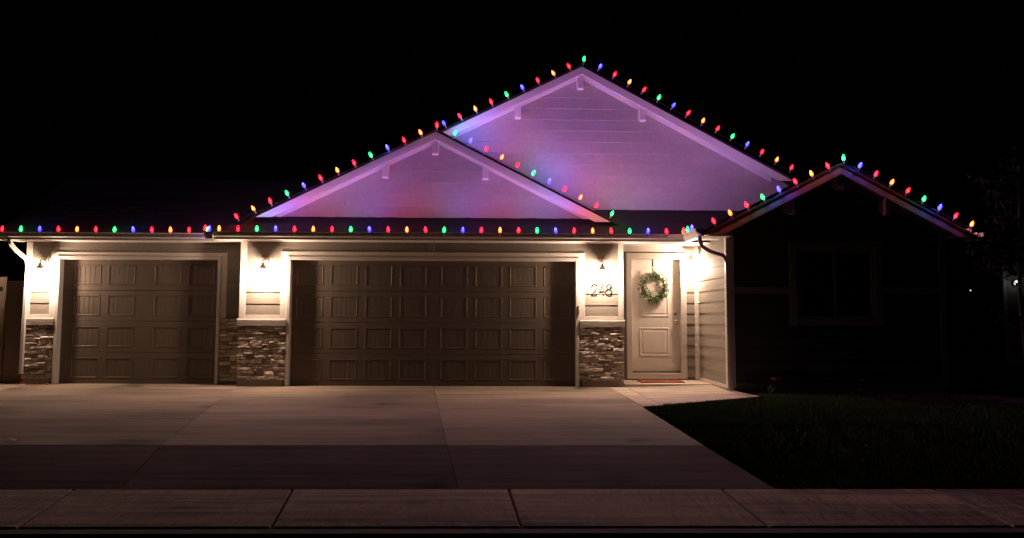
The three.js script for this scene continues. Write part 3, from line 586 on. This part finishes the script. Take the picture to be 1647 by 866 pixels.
// ------------------------------------------------------------------ Christmas light strings
const glassGeo = lathe([[0, -0.044], [0.011, -0.043], [0.019, -0.034], [0.0245, -0.020], [0.0255, -0.008], [0.022, 0.010], [0.015, 0.028], [0.008, 0.040], [0, 0.047]], 16);
glassGeo.scale(1.1, 1.1, 1.1);
const coreGeo = glassGeo.clone().scale(0.46, 0.62, 0.46).translate(0, -0.006, 0);
const socketGeo = merge([lathe([[0, -0.082], [0.013, -0.082], [0.014, -0.05], [0.012, -0.043], [0, -0.043]], 10), new THREE.BoxGeometry(0.010, 0.03, 0.022).translate(0, -0.092, 0)]);
function lightString(label, spots, glow) {         // spots: [x, y, z, lean, colour]
  const g = thing('light_string', label, 'light string', [0, 0, 0], 'strings of coloured bulbs along the roof edges');
  const wire = [];
  for (const [x, y, z, lean, c] of spots) {
    const b = BULBS[c], tilt = lean + rnd(-0.07, 0.07);
    const m = part('bulb', glassGeo, b.mat, g, 'glowing ' + b.word + ' bulb'); m.position.set(x, y, z); m.rotation.set(rnd(-0.08, 0.08), rnd(6), 0); m.rotation.order = 'ZYX'; m.rotation.z = tilt;
    part('socket', socketGeo, M.socket, m); part('bulb_core', coreGeo, b.hot, m);
    const s = Math.sin(tilt), k = Math.cos(tilt); wire.push([x + s * 0.078, y - k * 0.078, z - 0.004]);
    // the lamp sits in the bulb's base and shines out through its tip, with a little light all round
    const l = new THREE.SpotLight(new THREE.Color().setRGB(...b.light), b.power, 0, 1.45, 1, 2); l.name = 'bulb_light'; l.position.set(x, y, z); l.castShadow = false;
    l.target.position.set(x - s + (glow < 0.05 ? rnd(-0.12, 0.12) : rnd(-0.3, 0.3)), y + k, z + (glow < 0.05 ? rnd(-0.25, 0) : rnd(-0.5, 0.0))); g.add(l, l.target);
    const a = new THREE.PointLight(l.color, b.power * glow, 0, 2); a.name = 'bulb_glow_light'; a.position.set(x, y, z); a.castShadow = false; g.add(a);
  }
  const pts = []; wire.forEach((p, i) => { pts.push(p); const q = wire[i + 1]; if (q) pts.push([(p[0] + q[0]) / 2, (p[1] + q[1]) / 2 - rnd(0.002, 0.012), (p[2] + q[2]) / 2 + 0.004]); });
  part('wire', tube(pts, 0.0032, pts.length * 4, 5), M.wire, g);
}
const CYC = 'RARGB', cyc = (k, start) => CYC[(k + CYC.indexOf(start) + 500) % 5];
const seq = (n, f) => Array.from({ length: n }, (_, k) => f(k));
const order = (start, k) => ['R', 'G', 'B', 'R', 'A'][(start + k) % 5];     // repeating order along every string
void cyc;
lightString('row of coloured bulbs along the gutter above the narrow garage door', [...seq(12, (k) => [-4.696 + 0.3082 * k, 2.598, 0.205, 0, order(0, k)]), [-1.235, 2.60, 0.36, 0, 'B'], [-1.24, 2.60, 0.56, 0, 'R']], 0.03);
lightString('long row of coloured bulbs along the gutter above the wide garage door', [...seq(25, (k) => [-1.012 + 0.3059 * k, 2.592, 0.565, 0, order(4, k)]), [6.625, 2.60, 0.50, 0, 'A'], [6.60, 2.60, 0.66, 0, 'R'], [6.605, 2.59, 0.92, 0, 'G'], [6.61, 2.585, 1.22, 0, 'B']], 0.03);
const AL = Math.atan(0.49), AR = Math.atan(0.53);
lightString('coloured bulbs outlining the smaller gable over the garage', [...seq(13, (k) => [-0.847 + 0.2788 * k, 2.84 + 0.1318 * k, 0.185, k === 12 ? 0 : AL, order(3, k)]), ...seq(11, (k) => [2.808 + 0.2673 * k, 4.284 - 0.1359 * k, 0.185, -AR, order(1, k)])], 0.17);
lightString('coloured bulbs outlining the tallest gable', [...seq(10, (k) => [2.595 + 0.2732 * k, 4.54 + 0.1302 * k, -0.228, k === 9 ? -0.12 : AL, order(2, k)]), ...seq(14, (k) => [5.34 + 0.2587 * k, 5.58 - 0.1363 * k, -0.228, -AR, order(2, k)])], 0.055);
lightString('coloured bulbs outlining the dark gable at the right end', [...seq(9, (k) => [6.892 + 0.2589 * k, 2.675 + 0.1264 * k, 1.478, k === 8 ? 0 : AL, order(3, k)]), ...seq(8, (k) => [9.227 + 0.2493 * k, 3.569 - 0.131 * k, 1.478, -AR, order(2, k)])], 0.30);

// ------------------------------------------------------------------ left: gate and cord, litter
const gate = thing('side_gate', 'plain brown side gate and fence panel beside the narrow garage', 'gate', [-5.0, -0.02, -0.42]);
part('gate_panel', box(-1.2, 0.105, 0.06, 1.84, -0.03, 0.02), M.fence, gate); part('fence_panel', box(0.115, 0.70, 0.04, 1.775, -0.04, 0.0), M.fence, gate); part('post', box(0.60, 0.69, 0, 1.80, -0.13, -0.042), M.fence, gate);
for (const y of [1.60, 0.30]) part('hinge', box(-0.06, 0.07, y, y + 0.07, 0.021, 0.032), M.black_metal, gate);
const cord = thing('extension_cord', 'bright orange cord lying at the foot of the left stone pier', 'cord');
part('cable', tube([[-4.56, 0.008, -0.20], [-4.48, 0.030, -0.14], [-4.40, 0.034, -0.10], [-4.31, 0.014, -0.08], [-4.22, 0.007, -0.07], [-4.13, 0.008, -0.12], [-4.04, 0.009, -0.19]], 0.0055, 60, 8), M.orange_cord, cord);
part('plug', lathe([[0, 0], [0.012, 0.002], [0.014, 0.03], [0.008, 0.045], [0, 0.045]], 10).rotateZ(Math.PI / 2).translate(-4.0, 0.013, -0.195), M.orange_cord, cord);
const scrap = new THREE.PlaneGeometry(0.085, 0.14, 3, 3); { const p = scrap.attributes.position; for (let i = 0; i < p.count; i++) p.setXYZ(i, p.getX(i), p.getY(i) + 0.02 * rnd(), 0.006 + 0.03 * Math.pow(p.getX(i) / 0.05, 2) + rnd(0.004)); scrap.computeVertexNormals(); }
tag(part('paper_scrap', scrap.rotateX(-Math.PI / 2).rotateY(0.5).translate(-1.32, driveY(0, 6.3) + 0.004, 6.28), M.pale_scrap, scene), 'small curled pale scrap lying on the lower driveway at far left', 'litter');

// ------------------------------------------------------------------ lawn, bed, plants
{
  const edgeZ = (x) => (x < 7.06 ? 2.80 - (x - 5.82) * 0.48 : x < 7.45 ? 2.22 : 1.62 + (x - 8) * 0.36), left = (z) => (z < 2.86 ? 5.43 + 0.0245 * z : z < 6.53 ? 5.50 + 0.011 * (z - 2.86) : 5.54 + 0.333 * (z - 6.53));
  const blade = []; for (let k = 0; k < 7; k++) {
    const a = rnd(6.28), h = rnd(0.035, 0.075), b = rnd(0.012, 0.03), ox = rnd(-0.018, 0.018), oz = rnd(-0.018, 0.018), w = 0.0022, c = Math.cos(a), s = Math.sin(a);
    blade.push(ox - s * w, 0, oz + c * w, ox + s * w, 0, oz - c * w, ox + c * b * 0.4 + s * w * 0.7, h * 0.6, oz + s * b * 0.4 - c * w * 0.7, ox - s * w, 0, oz + c * w, ox + c * b * 0.4 + s * w * 0.7, h * 0.6, oz + s * b * 0.4 - c * w * 0.7, ox + c * b, h, oz + s * b);
  }
  const g = new THREE.BufferGeometry(); g.setAttribute('position', new THREE.Float32BufferAttribute(blade, 3)); g.computeVertexNormals();
  const N = 62000, lawn = new THREE.InstancedMesh(g, std('grass_blade', { color: 0xffffff, roughness: 0.75, side: THREE.DoubleSide }), N), m = new THREE.Matrix4(), q = new THREE.Quaternion(), Y = new THREE.Vector3(0, 1, 0), col = new THREE.Color();
  let n = 0;
  while (n < N) {
    const near = rnd() < 0.55, x = near ? rnd(5.45, 9) : rnd(5.45, 14.5), z = near ? rnd(1.5, 4.4) : rnd(1.5, 7.62), ez = edgeZ(x) + 0.012 * Math.sin(x * 31);
    if (x < left(z) + 0.03 || z < ez || (x < 5.83 && z < 2.97)) continue;
    const s = rnd(0.7, 1.25); m.compose(new THREE.Vector3(x, groundY(z) - 0.004, z), q.setFromAxisAngle(Y, rnd(6.28)), new THREE.Vector3(s, s * rnd(0.75, 1.15), s)); lawn.setMatrixAt(n, m);
    const t = 0.75 + 0.5 * noise(x * 3, z * 3, 999, 999, 4) * rnd(0.6, 1.3); lawn.setColorAt(n, col.setRGB(0.055 * t + (rnd() < 0.07 ? 0.08 : 0), 0.105 * t + (rnd() < 0.05 ? 0.04 : 0), 0.022 * t)); n++;
  }
  lawn.name = 'grass'; lawn.castShadow = lawn.receiveShadow = true; scene.add(tag(lawn, 'dark green mown lawn right of the driveway', 'lawn', null, 'stuff'));
  const bedTop = push('y', [[1.02, 7.25], [1.02, 11.5], [2.85, 11.5], [2.2, 9.6], [1.80, 8.4], [1.55, 7.8], [1.60, 7.32]], -0.06, -0.028);
  structure('mulch_bed', bedTop, M.mulch, 'dark mulch bed in front of the dark wing wall', 'flower bed');
  const chip = new THREE.BoxGeometry(0.035, 0.010, 0.014), chips = new THREE.InstancedMesh(chip, std('mulch_chip', { color: 0xffffff, roughness: 1 }), 2600);
  for (let k = 0; k < 2600; ) {
    const x = rnd(7.27, 10.8), z = rnd(1.12, 2.5); if (z > (x < 7.8 ? 1.53 : 1.55 + (x - 7.8) * 0.36)) continue;
    m.compose(new THREE.Vector3(x, -0.024 + rnd(0.012), z), q.setFromEuler(new THREE.Euler(rnd(-0.5, 0.5), rnd(6.28), rnd(-0.5, 0.5))), new THREE.Vector3(rnd(0.5, 1.4), rnd(0.7, 1.6), rnd(0.5, 1.5))); chips.setMatrixAt(k, m);
    const t = rnd(0.5, 1.8); chips.setColorAt(k, col.setRGB(0.075 * t, 0.045 * t, 0.03 * t)); k++;
  }
  chips.name = 'mulch_chips'; chips.castShadow = chips.receiveShadow = true; scene.add(tag(chips, 'loose brown bark chips covering the mulch bed', 'mulch', null, 'stuff'));
  structure('bed_edging', tube([[7.30, -0.035, 1.70], [7.62, -0.035, 1.57], [8.0, -0.04, 1.67], [8.6, -0.045, 1.91], [9.6, -0.055, 2.25], [11.4, -0.07, 2.9]], 0.016, 60, 6), M.foundation, 'thin pale edging between lawn and mulch bed', 'edging');
}
function flowerPlant(label, x, z, heads, seedling) {
  seed = seedling; const g = thing('flower_plant', label, 'flower plant', [x, -0.03, z]), stems = [], leaves = [];
  for (const [hx, hy, hz] of heads) {
    stems.push(tube([[hx * 0.15, 0, hz * 0.15], [hx * 0.55, hy * 0.55, hz * 0.6], [hx, hy - 0.008, hz]], 0.0035, 14, 5));
    const pet = [];
    for (let k = 0; k < 22; k++) { const a = k * 2.4, t = 0.25 + k / 22 * 0.95, p = new THREE.CircleGeometry(0.017, 6).scale(0.7, 1.25, 1).translate(0, 0.018, 0).rotateX(-1.45 + t * 0.9).rotateY(a); pet.push(clean(p).translate(hx, hy + 0.012 - 0.010 * t, hz)); }
    part('flower_head', merge(pet), M.petal, g);
  }
  for (let k = 0; k < 90; k++) { const a = rnd(6.28), r = rnd(0.02, 0.12), y = rnd(0.02, 0.19) * (1 - r * 2.5), p = new THREE.CircleGeometry(0.02, 5).scale(0.42, 1.5, 1).translate(0, 0.028, 0).rotateX(-rnd(0.2, 1.3)).rotateY(a); leaves.push(clean(p).translate(Math.sin(a) * r, y, Math.cos(a) * r)); }
  part('stem', merge(stems), M.tree_leaf, g); part('foliage', merge(leaves), M.leaf, g);
}
flowerPlant('small leafy plant with orange flowers in the bed beside the walk end', 7.79, 1.50, [[-0.035, 0.255, 0.02], [-0.01, 0.24, 0.06], [0.075, 0.25, 0.0], [-0.075, 0.06, 0.12]], 77);
flowerPlant('low plant with a single orange flower under the dark window', 9.13, 1.52, [[0.0, 0.235, 0.03]], 78);
seed = 4242;
{
  const tree = thing('young_tree', 'young slim leafy tree at the right edge of the lawn', 'tree', [11.15, -0.10, 2.5]);
  const trunk = [tube([[0, 0, 0], [-0.01, 0.8, 0], [-0.04, 1.7, -0.03], [-0.02, 2.7, 0.02], [0.02, 3.5, 0]], 0.028, 40, 8)], tips = [];
  for (let k = 0; k < 26; k++) { const y = rnd(1.05, 3.3), a = rnd(6.28), l = rnd(0.35, 0.75) * (1 - (y - 1) * 0.16), e = [Math.cos(a) * l, y + rnd(0.1, 0.45), Math.sin(a) * l]; trunk.push(tube([[-0.02, y, 0], [e[0] * 0.5, y + (e[1] - y) * 0.35, e[2] * 0.5], e], 0.008, 12, 5)); tips.push([[-0.02, y, 0], e]); }
  part('trunk', merge(trunk), M.bark, tree);
  const leaves = [];
  for (let k = 0; k < 2600; k++) { const [s, e] = tips[Math.floor(rnd(tips.length))], t = rnd(0.25, 1.12), p = new THREE.CircleGeometry(0.034, 6).scale(0.55, 1.2, 1).rotateX(rnd(-1.4, 1.4)).rotateY(rnd(6.28)).rotateZ(rnd(-1, 1)); const L = [s[0] + (e[0] - s[0]) * t + rnd(-0.13, 0.13), s[1] + (e[1] - s[1]) * t + rnd(-0.15, 0.12), s[2] + (e[2] - s[2]) * t + rnd(-0.13, 0.13)]; if (Math.hypot(L[0] + 0.15, L[1] - 1.86) > 0.12) leaves.push(clean(p).translate(...L)); }
  part('crown', merge(leaves), M.tree_leaf, tree);
  const rib = new THREE.CatmullRomCurve3([[-0.02, 0.62, 0.035], [-0.055, 0.52, 0.05], [-0.075, 0.42, 0.06]].map((p) => new THREE.Vector3(...p))); part('ribbon', clean(new THREE.TubeGeometry(rib, 10, 0.009, 5)), M.orange_cord, tree);
}
// far right: the neighbour's house corner with its porch lamp, and a distant post light
const far = thing('neighbour_house', 'dark neighbouring house far behind the young tree', 'house', [18.95, -0.05, -12]);
part('wall', box(0.0, 8, 0, 3.0, -7, -0.02), M.shaded_siding, far); part('corner_board', box(-0.02, 0.10, 0, 3.0, -0.03, 0.03), M.shaded_trim, far);
part('roof', push('x', [[3.0, 0.5], [3.06, 0.5], [5.1, -3.5], [3.06, -7.5], [3.0, -7.5], [5.0, -3.5]].reverse(), -0.4, 8.4), M.roofing, far); part('gable_wall', push('x', [[3.0, -0.02], [4.75, -3.5], [3.0, -7]].reverse(), 0.0, 0.12), M.shaded_siding, far);
const porch = thing('porch_lamp', 'bright white porch lamp shining far behind the tree', 'wall lamp', [19.29, 2.26, -11.99]);
part('wall_plate', push('z', [[-0.05, -0.09], [0.05, -0.09], [0.05, 0.09], [-0.05, 0.09]], 0, 0.02, 0.004), M.black_metal, porch); part('arm', tube([[0, 0.02, 0.02], [0, 0.05, 0.08], [0, 0.045, 0.12]], 0.012, 10, 6), M.black_metal, porch);
part('bulb', clean(new THREE.SphereGeometry(0.07, 14, 10)).translate(0, 0, 0.14), M.white_bulb, porch);
{ const l = new THREE.PointLight(new THREE.Color().setRGB(1, 0.98, 0.94), 0.004, 0, 2); l.name = 'porch_light'; l.position.set(0, 0, 0.14); l.castShadow = true; porch.add(l); }
const post = thing('post_light', 'tiny distant lamp on a thin post right of the house', 'post light', [18.05, -0.05, -12.2]);
part('post', lathe([[0, 0], [0.03, 0], [0.025, 2.06], [0, 2.06]], 8), M.black_metal, post); part('bulb', clean(new THREE.SphereGeometry(0.022, 10, 8)).translate(0, 2.09, 0), std('dim_bulb', { color: 0x555555, emissive: new THREE.Color().setRGB(1, 0.8, 0.6), emissiveIntensity: 1.2 }), post);
part('cap', lathe([[0, 2.12], [0.05, 2.11], [0.0, 2.16]], 8), M.black_metal, post);

renderer.render(scene, camera);
